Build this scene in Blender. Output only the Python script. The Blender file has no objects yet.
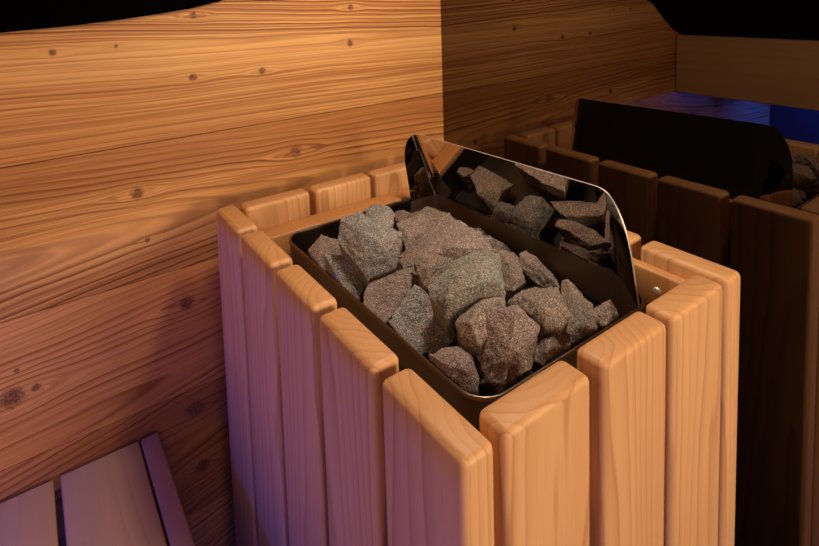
import bpy, bmesh, math, random
from mathutils import Vector, Matrix, noise
random.seed(7)
SC = bpy.context.scene
COL = SC.collection
ZT = 0.85                    # height of the heater's slat tops above the floor
W, D, T = 0.350, 0.472, 0.0266   # heater footprint and slat thickness
XG, YW = 0.43848, 0.5347     # dark glass wall (right) and planked wall (behind)

# ------------------------------------------------------------------ helpers
def link(o, parent=None):
    COL.objects.link(o)
    if parent: o.parent = parent
    return o
def obj(name, bm, mat, parent=None, loc=(0,0,0), rotz=0, smooth=True, angle=40):
    me = bpy.data.meshes.new(name)
    bm.normal_update()
    bm.to_mesh(me); bm.free()
    for m in (mat if isinstance(mat, list) else [mat]): me.materials.append(m)
    if smooth:
        me.polygons.foreach_set('use_smooth', [True]*len(me.polygons))
        try: me.set_sharp_from_angle(angle=math.radians(angle))
        except Exception: pass
    o = bpy.data.objects.new(name, me)
    o.location = loc; o.rotation_euler = (0,0,rotz)
    return link(o, parent)
def thing(name, label, cat, loc=(0,0,0), group=None):
    o = bpy.data.objects.new(name, None); o.empty_display_size = .05
    o.location = loc; link(o)
    return tag(o, label, cat, group)
def tag(o, label, cat, group=None):
    o['label'] = label; o['category'] = cat
    if group: o['group'] = group
    return o
def struct(name, bm, mat, **k):
    o = obj(name, bm, mat, **k); o['kind'] = 'structure'; return o
def box(bm, x0, x1, y0, y1, z0, z1, bev=0, seg=3):
    r = bmesh.ops.create_cube(bm, size=1)
    for v in r['verts']:
        v.co = Vector(((x0+x1)/2+v.co.x*(x1-x0), (y0+y1)/2+v.co.y*(y1-y0), (z0+z1)/2+v.co.z*(z1-z0)))
    if bev:
        es = list({e for v in r['verts'] for e in v.link_edges})
        bmesh.ops.bevel(bm, geom=es, offset=bev, segments=seg, profile=.5, affect='EDGES', clamp_overlap=True)
    return bm
def boxbm(*a, **k): return box(bmesh.new(), *a, **k)

# ------------------------------------------------------------------ materials
class N:
    def __init__(s, name):
        s.m = bpy.data.materials.new(name); s.m.use_nodes = True
        s.t = s.m.node_tree; s.t.nodes.clear()
        s.out = s.t.nodes.new('ShaderNodeOutputMaterial')
    def n(s, typ, ins={}, **props):
        nd = s.t.nodes.new('ShaderNode'+typ)
        for k, v in props.items(): setattr(nd, k, v)
        for k, v in ins.items():
            if isinstance(v, bpy.types.NodeSocket): s.t.links.new(v, nd.inputs[k])
            else: nd.inputs[k].default_value = v
        return nd
    def math(s, op, a, b=0.0, c=0.0):
        return s.n('Math', {0:a, 1:b, 2:c}, operation=op).outputs[0]
    def ramp(s, fac, stops, interp='LINEAR'):
        nd = s.n('ValToRGB', {0:fac}); cr = nd.color_ramp; cr.interpolation = interp
        while len(cr.elements) < len(stops): cr.elements.new(.5)
        for e, (p, c) in zip(cr.elements, stops):
            e.position = p; e.color = c if len(c) == 4 else (*c, 1)
        return nd.outputs[0]
    def mix(s, fac, a, b, blend='MIX'):
        nd = s.n('Mix', {}, data_type='RGBA', blend_type=blend)
        for i, v in ((0, fac), (6, a), (7, b)):
            if isinstance(v, bpy.types.NodeSocket): s.t.links.new(v, nd.inputs[i])
            else: nd.inputs[i].default_value = v if i == 0 else (*v[:3], 1)
        return nd.outputs[2]
    def mr(s, v, a, b, c, d, smooth=True):
        return s.n('MapRange', {0:v, 1:a, 2:b, 3:c, 4:d}, interpolation_type='SMOOTHSTEP' if smooth else 'LINEAR').outputs[0]
    def finish(s, **ins):
        b = s.n('BsdfPrincipled', {k.replace('_', ' '): v for k, v in ins.items()})
        s.t.links.new(b.outputs[0], s.out.inputs[0]); return s.m

def plain(name, col, rough=.5, metal=0, **k):
    return N(name).finish(Base_Color=(*col, 1), Roughness=rough, Metallic=metal, **k)

def wall_board(name, zc, slope, flat, taper, lam, knots, light, mid, dark, warp=.012, seed=0, contrast=1.0, stain=0.3, streak=1.0, bands=()):
    """brushed softwood board; grain runs along world X, rings of a virtual log, knots at (x, z, r)"""
    s = N(name)
    g = s.n('NewGeometry'); sp = s.n('SeparateXYZ', {0:g.outputs['Position']})
    x = sp.outputs[0]; z = s.math('SUBTRACT', sp.outputs[2], ZT)
    def nz(sx, sz, scale, det=2):
        v = s.n('CombineXYZ', {0:s.math('MULTIPLY', x, sx), 1:seed*3.7, 2:s.math('MULTIPLY', z, sz)})
        return s.n('TexNoise', {'Vector':v.outputs[0], 'Scale':scale, 'Detail':det}).outputs[0]
    big = s.math('MULTIPLY', s.math('SUBTRACT', nz(2.2, 7, 1.0, 2), .5), warp*2.2)
    mid_n = s.math('MULTIPLY', s.math('SUBTRACT', nz(9, 40, 1.0, 2), .5), warp*.28)
    dz = s.math('ADD', s.math('SUBTRACT', z, s.math('MULTIPLY_ADD', x, slope, zc)), s.math('ADD', big, mid_n))
    kcol = None
    for (kx, kz, kr) in knots:
        dx = s.math('SUBTRACT', x, kx); dk = s.math('SUBTRACT', z, kz)
        e = s.math('SQRT', s.math('ADD', s.math('POWER', s.math('ABSOLUTE', s.math('MULTIPLY', dx, .95)), 2.0), s.math('POWER', s.math('ABSOLUTE', dk), 2.0)))
        # rings swerve round the knot
        f = s.math('SQRT', s.math('ADD', s.math('POWER', s.math('ABSOLUTE', s.math('MULTIPLY', dx, .42)), 2.0), s.math('POWER', s.math('ABSOLUTE', dk), 2.0)))
        push = s.mr(f, 0.0, kr*3.2, kr*.9, 0.0)
        sg = s.mr(dk, -kr*.5, kr*.5, -1.0, 1.0)
        dz = s.math('SUBTRACT', dz, s.math('MULTIPLY', push, sg))
        k = s.mr(s.math('ADD', e, s.math('MULTIPLY', s.math('SUBTRACT', nz(260, 260, 1.0, 1), .5), kr*.7)), kr*.5, kr*1.35, 1.0, 0.0)
        kcol = k if kcol is None else s.math('MAXIMUM', kcol, k)
    r = s.math('SQRT', s.math('ADD', s.math('MULTIPLY', dz, dz), flat*flat))
    v = s.math('DIVIDE', s.math('MULTIPLY_ADD', x, taper, r), lam)
    fr = s.math('FRACT', v)
    # every growth ring gets its own strength
    h = s.n('TexWhiteNoise', {'W':s.math('FLOOR', v)}, noise_dimensions='1D').outputs[0]
    ring = s.ramp(fr, [(0, (0,0,0)), (.40, (.08,)*3), (.66, (.34,)*3), (.80, (1,)*3), (.92, (1,)*3), (1, (0,0,0))])
    ring = s.math('MULTIPLY', ring, s.math('MULTIPLY_ADD', h, .75, .25))
    ring = s.math('MULTIPLY', ring, s.mr(nz(.7, 26, 1.0, 1), .34, .60, .45, 1.0))
    fib = nz(14, 1500, 1.0, 2)
    def nzw(sx, sz, det=1):
        v2 = s.n('CombineXYZ', {0:s.math('MULTIPLY', x, sx), 1:seed*5.3, 2:s.math('MULTIPLY', s.math('MULTIPLY_ADD', x, taper*.6, s.math('ADD', r, s.math('MULTIPLY', dz, .35))), sz)})
        return s.n('TexNoise', {'Vector':v2.outputs[0], 'Scale':1.0, 'Detail':det}).outputs[0]
    fib2 = nzw(2.5, 520)
    fib3 = nzw(1.6, 260)
    cloud = nz(3, 16, 1.0, 3)
    base = s.mix(s.mr(cloud, .3, .7, 0, 1), light, mid)
    c = s.mix(s.math('MINIMUM', s.math('MULTIPLY', ring, contrast), 1.0), base, dark)
    c = s.mix(s.math('MULTIPLY', s.mr(fib2, .46, .62, 0, 1), .62*streak), c, dark)
    c = s.mix(s.math('MULTIPLY', s.mr(fib3, .50, .62, 0, 1), .35*streak), c, dark)
    c = s.mix(s.math('MULTIPLY', s.mr(fib, .45, .7, 0, 1), .30), c, dark)
    blot = nz(1.6, 9, 1.0, 3)
    c = s.mix(s.math('MULTIPLY', s.mr(blot, .48, .68, 0, 1), stain), c, tuple(a*b for a, b in zip(mid, (.72, .58, .45))))
    for (z0, z1, soft, amt, col) in bands:      # darker or paler growth zones of this board
        zz = s.math('MULTIPLY_ADD', x, -slope, s.math('ADD', z, s.math('MULTIPLY', s.math('SUBTRACT', cloud, .5), .03)))
        bf = s.math('MULTIPLY', s.mr(zz, z0-soft, z0+soft, 0, 1), s.mr(zz, z1-soft, z1+soft, 1, 0))
        c = s.mix(s.math('MULTIPLY', bf, amt), c, col)
    if kcol is not None:
        kc = s.mix(s.mr(nz(420, 420, 1.0, 2), .4, .6, 0, 1), (.10,.032,.012), (.26,.10,.04))
        c = s.mix(s.math('MULTIPLY', kcol, .92), c, kc)
    hgt = s.math('ADD', s.math('MULTIPLY', ring, .8), s.math('MULTIPLY', fib, .3))
    b = s.n('Bump', {'Strength':.35, 'Distance':.0012, 'Height':hgt}, invert=False)
    return s.finish(Base_Color=c, Roughness=.55, Specular_IOR_Level=.3, Normal=b.outputs[0])

def slat_wood(name, light, dark, lam=.0075, contrast=.55, rough=.5):
    """planed clear wood: solid growth rings round an axis along the object's own Z, different for every board"""
    s = N(name)
    tc = s.n('TexCoord'); oi = s.n('ObjectInfo')
    sp = s.n('SeparateXYZ', {0:tc.outputs['Object']})
    rnd = oi.outputs['Random']
    r2 = s.math('FRACT', s.math('MULTIPLY', rnd, 17.31)); r3 = s.math('FRACT', s.math('MULTIPLY', rnd, 91.7))
    off = s.n('CombineXYZ', {0:s.math('MULTIPLY', r2, 9.0), 1:s.math('MULTIPLY', r3, 9.0), 2:s.math('MULTIPLY', rnd, 9.0)})
    st = s.n('VectorMath', {0:tc.outputs['Object'], 1:(1,1,.12)}, operation='MULTIPLY').outputs[0]
    pv = s.n('VectorMath', {0:st, 1:off.outputs[0]}, operation='ADD').outputs[0]
    n1 = s.n('TexNoise', {'Vector':pv, 'Scale':16.0, 'Detail':2.0}).outputs[0]
    n2 = s.n('TexNoise', {'Vector':pv, 'Scale':70.0, 'Detail':2.0}).outputs[0]
    cx = s.math('MULTIPLY', s.math('SUBTRACT', r2, .5), .11)
    cy = s.math('MULTIPLY_ADD', r3, .07, .022)
    dx = s.math('SUBTRACT', sp.outputs[0], cx); dy = s.math('SUBTRACT', sp.outputs[1], cy)
    rr = s.math('SQRT', s.math('ADD', s.math('MULTIPLY', dx, dx), s.math('MULTIPLY', dy, dy)))
    rr = s.math('ADD', rr, s.math('MULTIPLY', s.math('SUBTRACT', n1, .5), .030))
    rr = s.math('ADD', rr, s.math('MULTIPLY', s.math('SUBTRACT', n2, .5), .0035))
    rr = s.math('MULTIPLY_ADD', sp.outputs[2], .022, rr)
    v = s.math('DIVIDE', rr, lam)
    ring = s.ramp(s.math('FRACT', v), [(0, (0,0,0)), (.4, (.12,)*3), (.75, (.5,)*3), (.88, (1,)*3), (1, (0,0,0))])
    h = s.n('TexWhiteNoise', {'W':s.math('FLOOR', v)}, noise_dimensions='1D').outputs[0]
    ring = s.math('MULTIPLY', ring, s.math('MULTIPLY_ADD', h, .7, .3))
    fv = s.n('VectorMath', {0:tc.outputs['Object'], 1:(900,900,18)}, operation='MULTIPLY').outputs[0]
    fib = s.n('TexNoise', {'Vector':fv, 'Scale':1.0, 'Detail':2.0}).outputs[0]
    tone = s.math('MULTIPLY_ADD', rnd, .30, .0)
    base = s.mix(s.math('ADD', tone, s.math('MULTIPLY', s.mr(n1, .35, .7, 0, 1), .35)), light, tuple(l*.55+d*.45 for l, d in zip(light, dark)))
    c = s.mix(s.math('MULTIPLY', ring, contrast), base, dark)
    c = s.mix(s.math('MULTIPLY', s.mr(fib, .5, .75, 0, 1), .22), c, dark)
    nrm = s.n('SeparateXYZ', {0:tc.outputs['Normal']})
    eg = s.math('MULTIPLY', s.mr(s.math('ABSOLUTE', nrm.outputs[2]), .6, .95, 0, 1), .42)      # end grain is darker
    c = s.mix(eg, c, tuple(d*.95 for d in dark))
    b = s.n('Bump', {'Strength':.12, 'Distance':.0006, 'Height':s.math('ADD', fib, ring)})
    return s.finish(Base_Color=c, Roughness=rough, Specular_IOR_Level=.35, Normal=b.outputs[0])

def stone_mat(name, base, pale, dark, seed):
    s = N(name)
    g = s.n('TexCoord')
    p = s.n('VectorMath', {0:g.outputs['Object'], 1:(seed*1.7, seed*.9, seed*2.3)}, operation='ADD').outputs[0]
    def nz(sc, det=2, rough=.5): return s.n('TexNoise', {'Vector':p, 'Scale':sc, 'Detail':det, 'Roughness':rough}).outputs[0]
    c = s.mix(s.mr(nz(38, 3), .35, .65, 0, 1), base, tuple(b*.68 for b in base))
    c = s.mix(s.math('MULTIPLY', s.mr(nz(60, 2), .5, .68, 0, 1), .45), c, (.23, .125, .085))
    c = s.mix(s.math('MULTIPLY', s.mr(nz(900, 1, .5), .50, .64, 0, 1), .62), c, pale)
    c = s.mix(s.math('MULTIPLY', s.mr(nz(860, 1, .5), .52, .64, 0, 1), .68), c, dark)
    c = s.mix(s.math('MULTIPLY', s.mr(nz(620, 2, .5), .62, .70, 0, 1), .4), c, tuple(min(1, q*1.5) for q in pale))
    gp = s.n('NewGeometry').outputs['Pointiness']      # chipped, paler ridges
    c = s.mix(s.math('MULTIPLY', s.mr(gp, .53, .62, 0, 1), .35), c, tuple(min(1, q*1.05) for q in pale))
    hgt = s.math('ADD', s.math('MULTIPLY', nz(420, 4, .65), .5), s.math('MULTIPLY', nz(110, 3, .6), 1.0))
    b = s.n('Bump', {'Strength':1.0, 'Distance':.0024, 'Height':hgt})
    return s.finish(Base_Color=c, Roughness=.72, Specular_IOR_Level=.35, Normal=b.outputs[0])

def glass_mat():
    s = N('dark_glass')
    f = s.n('Fresnel', {'IOR':2.2}).outputs[0]
    gl = s.n('BsdfGlossy', {'Color':(1,.84,.72,1), 'Roughness':.0})
    df = s.n('BsdfDiffuse', {'Color':(.0008,.0006,.0005,1)})
    m = s.n('MixShader', {0:f, 1:df.outputs[0], 2:gl.outputs[0]})
    s.t.links.new(m.outputs[0], s.out.inputs[0]); return s.m

def emit(name, col, strength):
    s = N(name); e = s.n('Emission', {'Color':(*col,1), 'Strength':strength})
    s.t.links.new(e.outputs[0], s.out.inputs[0]); return s.m

M_SLAT = slat_wood('heater_slat_wood', (.67,.370,.160), (.36,.150,.048), contrast=.72)
M_RAIL = slat_wood('rail_wood', (.60,.29,.10), (.38,.15,.045), lam=.010, contrast=.4)
M_BENCH = slat_wood('bench_wood', (.47,.28,.15), (.33,.17,.08), lam=.012, contrast=.4)
M_FASCIA = slat_wood('front_board_wood', (.66,.42,.19), (.46,.25,.10), lam=.014, contrast=.4)
M_STEEL = plain('dark_polished_steel', (.56,.50,.44), .03, 1.0)
M_TRAY = plain('dark_brushed_steel', (.17,.125,.095), .33, 1.0)
M_FLANGE = plain('brushed_brown_steel', (.34,.25,.18), .42, .9)
M_EDGE = plain('brushed_steel_edge', (.40,.34,.28), .5, .7)
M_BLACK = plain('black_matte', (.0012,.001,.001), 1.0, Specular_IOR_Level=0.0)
M_BODY = plain('black_casing_steel', (.012,.010,.009), .5, .0)
M_OUTER = plain('blackened_steel', (.018,.014,.011), .32, 0)
M_SCREW = plain('screw_steel', (.75,.72,.68), .45, .4)
M_GLASS = glass_mat()
M_FLOOR = plain('floor_tile', (.22,.15,.10), .6)
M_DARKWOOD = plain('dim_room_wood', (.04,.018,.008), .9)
M_LED = emit('blue_led', (.02,.07,1.0), 18)

# ------------------------------------------------------------------ the room
X_L, Y_F, Z_C = -.98, -1.75, 2.15
struct('floor', boxbm(X_L-.04, XG+.03, Y_F-.04, YW+.04, -.04, 0), M_FLOOR, smooth=False)
struct('ceiling', boxbm(X_L-.04, XG+.03, Y_F-.04, YW+.04, Z_C, Z_C+.04), M_DARKWOOD, smooth=False)
K1 = [(-.16,.213,.0042), (-.092,.215,.0024), (.004,.249,.005), (-.001,.165,.0052), (.097,.163,.0052), (.247,.192,.0055), (.25,.250,.005)]
K2 = [(.144,.034,.0095), (-.080,.022,.0075), (-.072,-.043,.0034), (.36,-.02,.006)]
K3 = [(-.028,-.146,.0095), (-.229,-.189,.0120), (-.205,-.187,.005), (-.222,-.158,.0028), (.2,-.2,.008)]
K4 = [(-.025,-.302,.0115), (-.021,-.391,.0095), (-.3,-.36,.01)]
board_mats = [
    wall_board('wall_board_pale', .215, -.03, .010, .012, .0062, K1, (.69,.365,.125), (.56,.265,.08), (.24,.072,.018), warp=.010, seed=1, contrast=1.25, bands=[(.165,.205,.008,.40,(.73,.40,.14)), (.092,.118,.008,.30,(.45,.20,.055))]),
    wall_board('wall_board_flame', -.020, .03, .022, .075, .0088, K2, (.66,.33,.105), (.52,.225,.065), (.18,.052,.013), warp=.014, seed=2.3, contrast=1.45, streak=.75, bands=[(.032,.095,.010,.42,(.30,.11,.030)), (-.055,-.005,.012,.30,(.70,.37,.12))]),
    wall_board('wall_board_smooth', -.225, .16, .012, .05, .0095, K3, (.70,.32,.105), (.62,.26,.078), (.26,.075,.020), warp=.022, seed=4.1, contrast=1.15, streak=.42),
    wall_board('wall_board_low', -.33, .25, .02, .05, .010, K4, (.56,.235,.066), (.46,.175,.048), (.20,.056,.016), warp=.02, seed=5.7, contrast=1.1, streak=.5),
]
bm = bmesh.new()
zs = [(.0855,.265,0), (-.095,.0845,1), (-.272,-.096,2), (-.452,-.273,3), (-.63,-.453,2), (-.85,-.631,3), (.266,.44,1), (.441,.62,0), (.621,.80,2), (.801,1.30,1)]
for a, b, mi in zs:
    n0 = len(bm.faces)
    box(bm, X_L-.04, XG, YW, YW+.03, ZT+a, ZT+b, bev=.0004, seg=1)
    bm.faces.ensure_lookup_table()
    for f in bm.faces[n0:]: f.material_index = mi
box(bm, X_L-.04, XG, YW+.012, YW+.04, 0, Z_C)
struct('wall_back', bm, board_mats, smooth=False)
struct('wall_left', boxbm(X_L-.04, X_L, Y_F, YW, 0, Z_C), M_DARKWOOD, smooth=False)
struct('wall_front', boxbm(X_L-.04, XG+.03, Y_F-.04, Y_F, 0, Z_C), M_DARKWOOD, smooth=False)
struct('wall_right', boxbm(XG, XG+.012, Y_F, YW+.04, 0, Z_C), M_GLASS, smooth=False)
# added black board: its wavy lower edge stands in for the wall's dark top
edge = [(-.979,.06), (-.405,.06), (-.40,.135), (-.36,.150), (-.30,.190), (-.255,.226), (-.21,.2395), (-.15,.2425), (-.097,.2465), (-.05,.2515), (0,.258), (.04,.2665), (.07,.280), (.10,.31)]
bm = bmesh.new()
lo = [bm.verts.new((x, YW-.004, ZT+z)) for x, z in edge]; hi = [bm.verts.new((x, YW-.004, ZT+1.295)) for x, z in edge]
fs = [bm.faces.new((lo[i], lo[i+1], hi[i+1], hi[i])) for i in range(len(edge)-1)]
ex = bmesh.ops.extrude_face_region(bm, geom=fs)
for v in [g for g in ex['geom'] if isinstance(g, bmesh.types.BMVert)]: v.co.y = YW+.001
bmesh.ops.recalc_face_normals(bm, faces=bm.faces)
struct('dark_top_stand_in_1', bm, M_BLACK, smooth=False)
struct('dark_top_stand_in_2', boxbm(X_L+.0005, X_L+.006, Y_F+.01, YW-.006, ZT+.06, ZT+1.295), M_BLACK, smooth=False)  # second black board, added to keep the upper left wall dark

# ------------------------------------------------------------------ the heater
heater = thing('sauna_heater', 'square sauna heater clad in upright honey-coloured wooden slats, full of stones', 'sauna heater', (W/2, D/2, 0))
HX, HY = W/2, D/2
def slat(cx, cy, width, rot):
    """upright board; its own -y side is the outer face"""
    b = boxbm(-width/2, width/2, -T/2, T/2, -.40, .4012, bev=.0058, seg=4)
    # ease the top edges a little more
    return obj('wooden_slat', b, M_SLAT, heater, (cx-HX, cy-HY, ZT-.40), rot, angle=60)
LY = [(0,.0872), (.0972,.1826), (.1922,.2767), (.2872,.3767), (.387,.472)]
for a, b in LY: slat(T/2, (a+b)/2, b-a, -math.pi/2)          # left side
for a, b in LY: slat(W-T/2, (a+b)/2, b-a, math.pi/2)         # side facing the glass
FX = [(.0345,.1205), (.1353,.2200), (.2285,.3150)]
for a, b in FX: slat((a+b)/2, T/2, b-a, 0)                   # front
for a, b in [(.032,.1235), (.1315,.2235), (.2315,.314)]: slat((a+b)/2, D-T/2, b-a, math.pi)   # back
def hb(name, mat, *a, bev=0, parent=None, **k):
    x0,x1,y0,y1,z0,z1 = a
    return obj(name, boxbm(x0-HX,x1-HX,y0-HY,y1-HY,ZT+z0,ZT+z1,bev=bev), mat, parent or heater, **k)
G = .0004
hb('frame_rail', M_RAIL, T+G, W-T-G, D-T-.0325, D-T-G, -.075, -.031, bev=.003)
rr = hb('frame_rail', M_RAIL, W-T-.0125, W-T-G, T+G, D-T-.033, -.052, -.0135, bev=.003)
hb('frame_rail', M_RAIL, T+G, T+.018, T+G, D-T-.033, -.11, -.07, bev=.003)
hb('frame_rail', M_RAIL, T+.0185, W-T-.013, T+G, T+.018, -.11, -.07, bev=.003)
def screw(x, y, z):
    b = bmesh.new()
    bmesh.ops.create_cone(b, cap_ends=True, segments=20, radius1=.0042, radius2=.0030, depth=.0016)
    bmesh.ops.create_cone(b, cap_ends=True, segments=6, radius1=.0016, radius2=.0016, depth=.0019)
    bmesh.ops.rotate(b, verts=b.verts, matrix=Matrix.Rotation(-math.pi/2, 3, 'Y'))
    bmesh.ops.translate(b, verts=b.verts, vec=(x-HX, y-HY, ZT+z))
    return obj('screw', b, M_SCREW, rr)
screw(W-T-.0131, .060, -.032); screw(W-T-.0131, .415, -.032)
hb('heater_body', M_BODY, .064, .284, .060, .392, -.70, -.081, bev=.006)
for x in (.075, .262):
    for y in (.08, .36): hb('foot', M_BODY, x-.012, x+.012, y-.012, y+.012, -.85, -.6995, bev=.002)
hb('base_frame', M_BODY, T+G, W-T-G, T+G, D-T-G, -.715, -.70)

# stone tray with rounded corners and an open top
def rrect(x0, x1, y0, y1, r, n=7):
    p = []
    for cx, cy, a0 in ((x1-r,y1-r,0), (x0+r,y1-r,90), (x0+r,y0+r,180), (x1-r,y0+r,270)):
        for i in range(n+1):
            a = math.radians(a0+90*i/n); p.append((cx+r*math.cos(a), cy+r*math.sin(a)))
    return p
def loops(bm, rings, close_last=True):
    vs = [[bm.verts.new((x-HX, y-HY, ZT+z)) for x, y in ring] for ring, z in rings]
    n = len(vs[0])
    for a, b in zip(vs, vs[1:]):
        for i in range(n): bm.faces.new((a[i], a[(i+1)%n], b[(i+1)%n], b[i]))
    if close_last: bm.faces.new(vs[-1]); bm.faces.new(vs[0][::-1])
TX0, TX1, TY0, TY1, TZ = .0605, .2895, .0490, .4000, -.0265
bm = bmesh.new()
o = lambda e: rrect(TX0+e, TX1-e, TY0+e, TY1-e, .026-e)
loops(bm, [(o(.0012), -.079), (o(.0012), TZ-.0035), (o(0), TZ-.0028), (o(0), TZ-.0006), (o(.0006), TZ), (o(.0022), TZ), (o(.0028), TZ-.0006), (o(.0030), TZ-.004), (o(.0030), -.075)])
bmesh.ops.recalc_face_normals(bm, faces=bm.faces)
for f in bm.faces:                       # blackened outside and floor
    c = f.calc_center_median(); cx, cy = c.x+HX-(TX0+TX1)/2, c.y+HY-(TY0+TY1)/2
    if abs(f.normal.z) > .9 and c.z < ZT-.06: f.material_index = 1
    elif f.normal.x*cx+f.normal.y*cy > .001 and c.z < ZT+TZ-.01: f.material_index = 1
tray = obj('stone_tray', bm, [M_TRAY, M_OUTER], heater, angle=50)

# heat deflector: leaning polished plate with two angled side wings
def deflector():
    bot = [(.2575,.3950,-.030), (.2865,.3710,-.018), (.2865,.0830,-.018), (.2640,.0500,-.028)]
    top = [(.2435,.3960,.0720), (.2580,.3720,.0735), (.2560,.0850,.0795), (.2470,.0560,.0770)]
    P = []
    def smooth(pts):
        q = []
        A, B, C_, D_ = [Vector(p) for p in pts]
        def seg(a, b, n, e): return [a.lerp(b, i/n) for i in range(n+(1 if e else 0))]
        def bend(a, b, c, r=.009, n=7):
            p0 = b+(a-b).normalized()*r; p2 = b+(c-b).normalized()*r
            return [((1-t)**2)*p0+2*t*(1-t)*b+t*t*p2 for t in [i/n for i in range(n+1)]]
        b1 = bend(A, B, C_); b2 = bend(B, C_, D_)
        q += seg(A, b1[0], 14, False)+b1+seg(b1[-1], b2[0], 24, True)[1:-1]+b2+seg(b2[-1], D_, 14, True)[1:]
        return q
    pb, pt = smooth(bot), smooth(top)
    n = len(pb); nv = 12
    bm = bmesh.new(); grid = []
    lb = (Vector(bot[0])-Vector(bot[1])).length
    for i in range(n):
        h = 1.0
        if i < 20: s_ = max(0, 1-i/19.0); h = 1-.40*(1-math.sqrt(max(0, 1-s_*s_)))
        if i > n-21: s_ = max(0, 1-(n-1-i)/19.0); h = 1-.52*(1-math.sqrt(max(0, 1-s_*s_)))
        grid.append([bm.verts.new(pb[i].lerp(pt[i], h*j/nv)+Vector((-HX,-HY,ZT))) for j in range(nv+1)])
    for i in range(n-1):
        for j in range(nv): bm.faces.new((grid[i][j], grid[i+1][j], grid[i+1][j+1], grid[i][j+1]))
    # flange that hooks down inside the tray
    fl = [bm.verts.new(Vector((pb[i].x-.0026-HX, pb[i].y-HY, ZT-.055))) for i in range(n)]
    for i in range(n-1):
        bm.faces.new((grid[i][0], fl[i], fl[i+1], grid[i+1][0])).material_index = 2
    bmesh.ops.recalc_face_normals(bm, faces=bm.faces)
    r = bmesh.ops.solidify(bm, geom=list(bm.faces), thickness=.0014)
    for f in bm.faces:
        if min(e.calc_length() for e in f.edges) < .0015: f.material_index = 1
        elif f.normal.x > .85: f.material_index = 3          # blackened back
    return bm
obj('heat_deflector', deflector(), [M_STEEL, M_EDGE, M_FLANGE, M_OUTER], heater, angle=35)

# ------------------------------------------------------------------ benches
low = thing('lower_bench', 'low slatted wooden bench beside the heater, lit violet by the blue strip', 'bench', (-.2, 0, 0))
BZ = -.303
def plank(name, parent, half_w, half_t, length, cx, y_end, cz, flat=True, bev=.0022):
    """board whose grain (own Z) runs along world Y; flat = lying, else standing on edge"""
    b = boxbm(-half_w, half_w, -half_t, half_t, -length/2, length/2, bev=bev, seg=2)
    ob = obj(name, b, M_BENCH, parent, angle=50)
    ob.rotation_euler = Matrix(((1,0,0),(0,0,1),(0,-1,0)) if flat else ((0,1,0),(0,0,1),(1,0,0))).to_euler()
    ob.location = (cx-parent.location.x, y_end-length/2, cz)
    return ob
for x0, x1 in [(-.0985,-.0765), (-.1890,-.1010), (-.2830,-.1960), (-.3770,-.2900), (-.4710,-.3840)]:
    plank('bench_plank', low, (x1-x0)/2, .013, 1.2, (x0+x1)/2, .5255, ZT+BZ-.013)
for y in (.40, -.05, -.50):
    obj('bench_bearer', boxbm(-.46+.2, -.085+.2, y-.02, y+.02, ZT+BZ-.075, ZT+BZ-.0265, bev=.002), M_BENCH, low)
    for x in (-.44, -.105):
        obj('bench_leg', boxbm(x-.02+.2, x+.02+.2, y-.02, y+.02, 0, ZT+BZ-.0755, bev=.002), M_BENCH, low)

up = thing('upper_bench', 'high wooden bench seen in the dark glass, blue light glowing under its front board', 'bench', (-.68, 0, 0))
plank('front_board', up, .077, .012, 1.9, -.383, .533, ZT+.058, flat=False, bev=.003).data.materials[0] = M_FASCIA
for k in range(5):
    plank('seat_plank', up, .052, .013, 1.9, -.455-.112*k, .533, ZT+.029)
for y in (.49, -1.30):
    obj('bench_bearer', boxbm(-.979+.68, -.396+.68, y-.02, y+.02, ZT-.014, ZT+.0155, bev=.002), M_BENCH, up)
for x in (-.92, -.46):
    obj('bench_leg', boxbm(x-.025+.68, x+.025+.68, -1.325, -1.275, 0, ZT-.0145, bev=.002), M_BENCH, up)
obj('led_lamp', boxbm(-.635+.68, -.615+.68, .40, .46, ZT-.026, ZT-.0142, bev=.002), M_LED, up)['label'] = 'glowing blue lamp'
obj('led_strip', boxbm(-.815+.68, -.800+.68, -1.2, .42, ZT+.0110, ZT+.0155, bev=.001), M_LED, up)['label'] = 'glowing blue strip'
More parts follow.
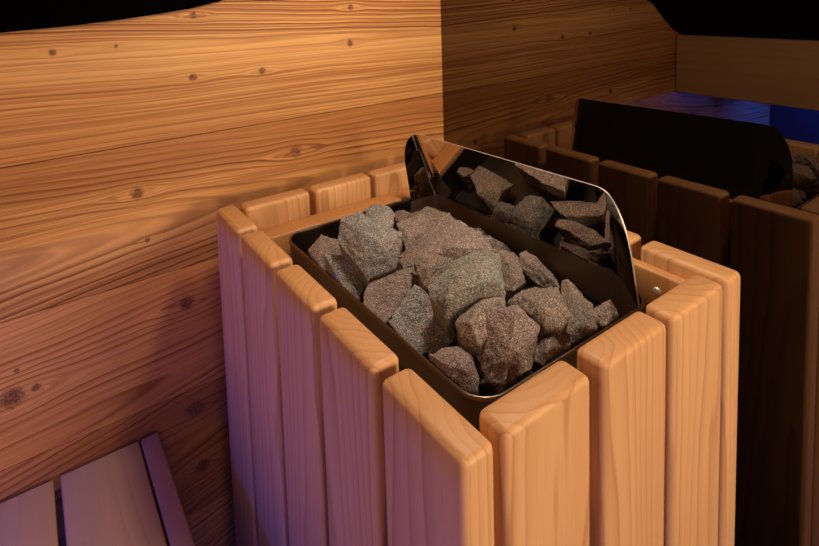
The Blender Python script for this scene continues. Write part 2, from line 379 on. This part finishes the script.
STONES = {
'round': [[1397,3269,118],[1566,3329,106],[1637,3147,120],[1659,3055,56],[1572,2954,2],[1407,2881,-35],[1329,2933,-55],[1299,3056,-18],[1341,3207,53],[1465,3066,91],[1352,3004,46],[1435,3265,-5],[1566,3312,-14],[1622,3170,-3],[1639,3098,-53],[1571,3020,-95],[1442,2963,-124],[1382,3003,-140],[1359,3099,-111],[1391,3217,-55],[1470,3240,-660],[1590,3179,-660],[1558,3083,-660],[1436,3072,-660],[1442,3209,-660]],
'peak': [[1038,2828,306],[873,2923,239],[738,2785,68],[820,2437,-61],[793,2285,-157],[1068,2201,-96],[1265,2348,-13],[1324,2422,141],[1154,2614,132],[914,2570,205],[1008,2355,138],[1163,2362,122],[1089,2858,97],[961,2932,44],[856,2824,-89],[919,2553,-189],[899,2435,-264],[1113,2369,-217],[1266,2484,-152],[1312,2541,-32],[1180,2691,-39],[1123,2845,-660],[973,2823,-660],[1001,2573,-660],[1236,2605,-660],[1181,2738,-660]],
'redleft': [[635,3323,-222],[865,3441,-117],[1007,3238,-158],[1073,3102,-235],[1037,2868,-273],[941,2863,-320],[805,2980,-302],[635,3005,-320],[635,3071,-270],[870,3085,-154],[732,3260,-156],[641,3321,-371],[881,3413,-290],[992,3255,-321],[1043,3149,-381],[1015,2966,-411],[940,2962,-448],[834,3054,-434],[688,3073,-448],[635,3124,-409],[733,3291,-660],[957,3249,-660],[972,3064,-660],[856,3120,-660],[714,3165,-660]],
'greyleft': [[635,2928,-87],[739,2844,-101],[919,2606,-184],[885,2477,-271],[755,2335,-397],[669,2331,-427],[635,2697,-262],[635,2853,-172],[809,2626,-157],[685,2941,-253],[773,2876,-263],[913,2690,-328],[887,2589,-396],[785,2479,-494],[718,2476,-517],[635,2761,-388],[635,2883,-319],[736,2916,-660],[883,2755,-660],[801,2619,-660],[678,2800,-660]],
'blockback': [[1630,2976,-21],[1924,2907,22],[2068,2741,-23],[1896,2589,-82],[1813,2564,-168],[1655,2642,-198],[1494,2597,-180],[1828,2764,-3],[1762,2606,-50],[1630,2736,-59],[1696,2962,-167],[1926,2909,-134],[2038,2779,-169],[1904,2661,-215],[1839,2641,-282],[1716,2702,-306],[1591,2667,-291],[1764,2923,-660],[1983,2805,-660],[1855,2717,-660],[1696,2733,-660]],
'longridge': [[1306,2526,-197],[1659,2405,-86],[1800,2435,-34],[2012,2634,28],[2139,2619,48],[2223,2134,-24],[2180,1893,-116],[2008,2040,-121],[1793,2061,-163],[1694,2243,-194],[1258,2313,-205],[1765,2253,-15],[1988,2142,6],[1518,2280,-86],[1744,2097,-29],[1472,2539,-381],[1858,2468,-255],[2122,2612,-191],[2154,2045,-319],[1852,2176,-355],[1435,2372,-388],[1656,2522,-660],[1903,2476,-660],[2072,2568,-660],[2093,2205,-660],[1899,2289,-660],[1632,2415,-660]],
'orange': [[1216,2071,36],[1393,2000,51],[1478,1775,72],[1466,1702,44],[1095,1637,-83],[1076,1734,-71],[1118,1895,-15],[1281,1830,81],[1164,1778,39],[1255,2054,-90],[1393,1998,-78],[1460,1823,-62],[1450,1766,-84],[1160,1716,-183],[1146,1791,-173],[1178,1917,-130],[1289,2013,-660],[1421,1865,-660],[1229,1796,-660],[1240,1925,-660]],
'biggrey': [[1589,1449,256],[1648,1313,242],[1391,985,92],[1290,1018,31],[1168,1073,68],[864,1152,-17],[856,1366,43],[918,1468,93],[1256,1487,228],[1360,1215,286],[1072,1279,234],[1308,1019,222],[885,1171,142],[1056,1097,221],[1551,1454,45],[1597,1348,34],[1397,1092,-83],[1318,1118,-130],[1223,1161,-102],[986,1223,-167],[980,1389,-121],[1027,1469,-82],[1291,1484,23],[1478,1434,-660],[1379,1201,-660],[1268,1246,-660],[1112,1392,-660],[1311,1453,-660]],
'brownbehind': [[2324,2051,-210],[2431,1852,-200],[2424,1773,-235],[2218,1494,-327],[2030,1486,-343],[2022,1617,-400],[2144,1832,-305],[2227,1749,-208],[2131,1578,-259],[2336,2012,-358],[2420,1857,-351],[2415,1795,-379],[2253,1577,-450],[2107,1571,-463],[2101,1673,-507],[2196,1841,-433],[2332,1943,-660],[2382,1804,-660],[2185,1661,-660],[2242,1834,-660]],
'lean': [[2488,1831,-232],[2584,1814,-221],[2582,1671,-222],[2590,1398,-368],[2478,1260,-366],[2445,1310,-410],[2392,1446,-409],[2380,1707,-341],[2455,1618,-216],[2429,1423,-270],[2524,1800,-375],[2599,1787,-366],[2598,1675,-366],[2603,1462,-481],[2516,1355,-479],[2491,1393,-513],[2449,1500,-513],[2440,1703,-460],[2550,1743,-660],[2597,1664,-660],[2545,1458,-660],[2502,1551,-660]],
'slab': [[635,2132,-277],[772,2273,-206],[929,2328,-158],[1287,2172,-134],[1227,2013,-195],[679,1840,-358],[635,1984,-324],[1196,2086,-122],[721,2176,-429],[828,2286,-374],[951,2329,-336],[1230,2207,-318],[1183,2083,-366],[756,1948,-493],[717,2061,-466],[813,2205,-660],[960,2303,-660],[1109,2145,-660],[811,2131,-660]],
'tri': [[979,1746,-33],[1023,1666,-61],[1046,1358,-236],[1006,1248,-320],[909,1243,-368],[688,1365,-396],[635,1704,-241],[1020,1765,-208],[1054,1702,-230],[1071,1462,-366],[1040,1376,-431],[965,1372,-469],[792,1467,-491],[710,1732,-370],[1038,1746,-660],[1071,1552,-660],[1003,1494,-660],[839,1725,-660]],
'lowfront': [[635,1122,-226],[758,1059,-185],[870,978,-178],[902,908,-204],[824,737,-263],[748,648,-318],[675,723,-315],[635,853,-294],[751,893,-148],[713,772,-185],[645,890,-192],[646,1092,-332],[777,1043,-300],[864,980,-295],[889,925,-315],[828,792,-361],[768,722,-404],[712,780,-402],[677,882,-385],[704,1040,-660],[844,968,-660],[821,847,-660],[747,840,-660]],
'brownmid': [[890,1082,-44],[950,1098,-5],[1245,1103,71],[1395,1024,72],[1317,916,26],[1192,1015,6],[930,831,-106],[865,993,-82],[1065,966,86],[917,928,42],[948,1079,-92],[995,1091,-62],[1225,1095,-3],[1342,1033,-2],[1281,949,-38],[1184,1027,-54],[979,883,-141],[928,1010,-122],[1014,1066,-660],[1191,1077,-660],[1227,983,-660],[1034,941,-660]],
'frontbig': [[1106,973,68],[1320,784,105],[1387,614,-15],[1217,563,-286],[999,657,-443],[877,817,-402],[959,921,-176],[1229,712,123],[1016,594,-141],[953,589,-297],[1162,978,-26],[1329,830,4],[1382,697,-91],[1249,658,-302],[1079,731,-424],[984,856,-392],[1048,937,-216],[1206,955,-660],[1346,775,-660],[1152,797,-660],[1132,929,-660]],
'rightup': [[1465,1057,-60],[1570,1059,-16],[1698,998,24],[1887,840,29],[1745,586,-44],[1587,565,-95],[1484,644,-77],[1482,833,-22],[1534,865,60],[1690,737,72],[1528,679,35],[1532,1034,-179],[1614,1036,-144],[1713,987,-113],[1860,865,-109],[1750,666,-166],[1627,650,-205],[1546,711,-192],[1545,859,-149],[1597,988,-660],[1713,958,-660],[1737,752,-660],[1606,781,-660]],
'rightwedge': [[2286,1109,-150],[2280,1034,-105],[2215,712,-180],[2143,592,-226],[2035,535,-256],[1779,623,-363],[1769,698,-309],[1998,809,-280],[2160,887,-107],[2068,692,-154],[1890,624,-218],[2281,1065,-318],[2276,1007,-282],[2226,756,-341],[2170,662,-377],[2085,604,-401],[1886,686,-484],[1878,744,-441],[2057,831,-419],[2252,992,-660],[2216,794,-660],[2126,696,-660],[1993,786,-660]],
'rightlow': [[1629,829,-176],[1721,807,-172],[1761,599,-243],[1656,535,-241],[1548,546,-302],[1357,561,-313],[1348,645,-324],[1538,617,-146],[1407,552,-194],[1642,808,-295],[1713,791,-293],[1744,628,-348],[1663,559,-346],[1579,587,-394],[1429,599,-403],[1422,665,-411],[1642,769,-660],[1708,654,-660],[1602,627,-660],[1502,677,-660]],
'smallright': [[2204,684,-211],[2321,681,-204],[2394,649,-177],[2416,592,-245],[2383,551,-269],[2159,535,-268],[2129,592,-314],[2244,600,-194],[2234,543,-218],[2242,682,-285],[2333,680,-280],[2391,654,-259],[2408,610,-312],[2382,577,-331],[2207,564,-330],[2184,610,-366],[2280,671,-660],[2375,653,-660],[2369,604,-660],[2242,625,-660]],
'flatback': [[2236,3902,-358],[2349,3816,-317],[2371,3660,-329],[2327,3649,-385],[2185,3641,-400],[2151,3758,-402],[2262,3721,-335],[2258,3886,-427],[2346,3819,-394],[2364,3697,-404],[2329,3689,-448],[2218,3683,-459],[2191,3774,-461],[2277,3854,-660],[2345,3733,-660],[2252,3723,-660]],
'hidden_a': [[2742,2205,-514],[2392,2430,-679],[2744,2186,-382],[2473,2516,-665],[2430,2215,-165],[2291,2279,-610],[2509,2479,-686],[2701,2519,-335],[2714,2116,-461],[2272,2238,-291],[2323,2192,-619],[2289,2109,-433],[2350,2360,-191],[2671,2264,-649],[2391,2631,-422]],
'hidden_b': [[2307,3239,-715],[2622,2957,-525],[2492,2944,-609],[2243,3342,-167],[2393,2872,-304],[2208,3244,-171],[2134,3253,-651],[2322,3354,-707],[2211,3119,-673],[2137,2929,-454],[2349,3533,-643],[2410,3360,-151],[2574,2889,-430],[2587,3117,-205],[2139,3497,-285]],
'hidden_d': [[2629,2854,-694],[2694,2649,-694],[2489,2911,-395],[2453,2862,-496],[2683,2798,-698],[2659,2613,-261],[2733,2731,-673],[2628,2759,-718],[2770,2762,-336],[2532,2924,-616],[2474,2912,-466],[2456,2599,-407],[2793,2840,-509],[2722,2489,-398],[2431,2718,-503]],
'hidden_c': [[2783,1646,-499],[2336,1539,-549],[2530,1303,-525],[2494,1358,-398],[2665,1829,-505],[2505,1490,-702],[2679,1417,-641],[2529,1854,-477],[2391,1437,-416],[2515,1317,-569],[2630,1806,-617],[2505,1494,-704],[2441,1419,-377],[2543,1321,-433],[2516,1320,-577]],
}
# ------------------------------------------------------------------ stones
TINT = {
 'grey': stone_mat('grey_stone', (.168,.156,.148), (.52,.48,.43), (.030,.025,.022), 1),
 'green': stone_mat('greenish_stone', (.160,.157,.138), (.52,.46,.36), (.028,.025,.02), 2),
 'red': stone_mat('reddish_stone', (.182,.130,.112), (.52,.42,.36), (.034,.022,.018), 3),
 'brown': stone_mat('brown_stone', (.170,.132,.108), (.52,.40,.30), (.03,.022,.017), 4),
}
INFO = {
 'round': ('small round grey stone beside the back wooden rail', 'grey'),
 'peak': ('large peaked grey stone just in front of the small round one', 'grey'),
 'redleft': ('reddish stone in the back left corner of the tray', 'red'),
 'greyleft': ('flat-faced grey stone against the left rim of the tray', 'grey'),
 'blockback': ('squarish reddish-brown stone to the right of the large peaked one', 'red'),
 'longridge': ('long ridged brown stone lying near the left end of the steel deflector', 'red'),
 'orange': ('small orange-brown stone wedged behind the biggest grey stone', 'brown'),
 'biggrey': ('biggest greenish-grey stone in the middle of the pile', 'green'),
 'brownbehind': ('brown stone tucked behind the right side of the biggest stone', 'brown'),
 'lean': ('narrow tilted stone leaning towards the middle of the steel deflector', 'red'),
 'slab': ('reddish slab stone sloping down to the left rim behind the grey triangle', 'red'),
 'tri': ('triangular light grey stone standing at the left front rim', 'grey'),
 'lowfront': ('low reddish stone in the front corner of the tray', 'red'),
 'brownmid': ('brown stone between the biggest stone and the tall front stone', 'brown'),
 'frontbig': ('tall two-toned stone at the front corner, red and greenish faces', 'red'),
 'rightup': ('broad brown stone directly right of the tall front stone', 'brown'),
 'rightwedge': ('wedge-shaped brown stone near the right end of the front rim', 'brown'),
 'rightlow': ('low dark brown stone at the front rim beneath the broad brown one', 'brown'),
 'smallright': ('tiny brown stone alone in the right corner of the tray', 'brown'),
 'hidden_a': ('dark stone low against the deflector, behind the long ridged stone', 'grey'),
 'hidden_b': ('low stone seen mainly in the deflector, behind the squarish reddish one', 'brown'),
 'hidden_c': ('low stone between the narrow tilted stone and the steel deflector', 'red'),
 'hidden_d': ('stone low against the left half of the steel deflector, behind the pile', 'grey'),
 'flatback': ('tiny flat dark stone behind the small round one', 'brown'),
}
def make_stone(key, pts, seed):
    P = [Vector((a/10000, b/10000, c/10000+ZT)) for a, b, c in pts]
    ctr = sum(P, Vector())/len(P)
    bm = bmesh.new()
    for p in P: bm.verts.new(p-ctr)
    h = bmesh.ops.convex_hull(bm, input=bm.verts)
    junk = [g for g in h['geom_interior']+h['geom_unused'] if isinstance(g, bmesh.types.BMVert)]
    bmesh.ops.delete(bm, geom=list(set(junk)), context='VERTS')
    bmesh.ops.triangulate(bm, faces=bm.faces)
    size = max((v.co.length for v in bm.verts))
    target = .0013
    for _ in range(7):
        es = [e for e in bm.edges if e.calc_length() > target*2.0]
        if not es or len(bm.verts) > 12000: break
        bmesh.ops.subdivide_edges(bm, edges=es, cuts=1)
        bmesh.ops.triangulate(bm, faces=[f for f in bm.faces if len(f.verts) > 3])
    bm.normal_update()
    o1 = Vector((seed*3.1, seed*1.3, seed*.7))
    sh = {}
    for v in bm.verts:
        q = v.co
        a = noise.noise(q*42+o1)*.0012
        c = abs(noise.noise(q*105+o1*2))*-.0022
        b = noise.noise(q*210+o1)*.0007+noise.noise(q*480+o1)*.00035
        sh[v] = v.normal*(a+c+b+.0006)
    for v in bm.verts:
        v.co += sh[v]
        w = v.co+ctr
        w.z = max(w.z, ZT-.0745); w.x = min(max(w.x, .0640), .2825); w.y = min(max(w.y, .0525), .3965)
        v.co = w-ctr
    lab, tint = INFO[key]
    zmin = min(v.co.z for v in bm.verts)
    base = Vector((0, 0, zmin))
    for v in bm.verts: v.co -= base
    ob = obj('sauna_stone', bm, TINT[tint], None, ctr+base, angle=180)
    tag(ob, lab, 'stone', 'stones heaped in the heater tray')
for i, (k, p) in enumerate(STONES.items()): make_stone(k, p, i+1)

# ------------------------------------------------------------------ light
def area(name, loc, target, size, power, col, size_y=None, spread=None):
    l = bpy.data.lights.new(name, 'AREA'); l.energy = power; l.color = col
    l.size = size
    if size_y: l.shape = 'RECTANGLE'; l.size_y = size_y
    if spread: l.spread = math.radians(spread)
    ob = bpy.data.objects.new(name, l); COL.objects.link(ob)
    ob.location = loc
    ob.rotation_euler = (Vector(target)-Vector(loc)).to_track_quat('-Z', 'Y').to_euler()
    return ob
WARM = (1.0, .78, .56)
area('warm_lamp', (.31, -.85, ZT+.19), (.05, .3, ZT-.05), .24, 8.0, WARM)
area('overhead_lamp', (.215, .17, ZT+.52), (.19, .20, ZT), .08, 3.0, (1,.82,.64))
area('bench_side_fill', (-.88, .16, ZT+.70), (0, .2, ZT-.1), .25, 2.3, (1.0,.56,.36))  # unseen fill added over the upper bench to warm the heater's left side
area('rear_fill', (-.25, -1.62, ZT+.45), (-.05, .5, ZT-.2), .6, 4.6, (1.0,.62,.40))  # unseen soft fill added behind the camera to lift the low wall corner
area('blue_lamp', (-.612, .43, ZT-.022), (0, .30, ZT-.16), .05, 1.7, (.015,.06,1.0), size_y=.012)
bl = area('blue_strip', (-.807, -.39, ZT+.009), (-1.2, -.39, ZT-.8), 1.6, 130.0, (.008,.05,1.0), size_y=.012)
bl.rotation_euler = (Matrix.Rotation(math.radians(25), 3, 'Y') @ Matrix.Rotation(math.pi/2, 3, 'Z')).to_euler()

w = bpy.data.worlds.new('world'); SC.world = w; w.use_nodes = True
w.node_tree.nodes['Background'].inputs[0].default_value = (.02,.014,.010,1)
w.node_tree.nodes['Background'].inputs[1].default_value = .3

# ------------------------------------------------------------------ camera
cam = bpy.data.cameras.new('camera'); co = bpy.data.objects.new('camera', cam); COL.objects.link(co)
cam.sensor_fit = 'HORIZONTAL'; cam.sensor_width = 36
cam.lens = 539.261/819*36
cam.shift_x = (409.5-389.864)/819; cam.shift_y = -(273-37.8005)/819
cam.clip_start = .02
co.location = (-.18959, -.2164, .27007+ZT)
co.rotation_euler = (1.48839, .03169, -.60334)
SC.camera = co
SC.view_settings.view_transform = 'Standard'; SC.view_settings.look = 'None'
SC.view_settings.exposure = 0; SC.view_settings.gamma = 1; SC.view_settings.use_curve_mapping = False
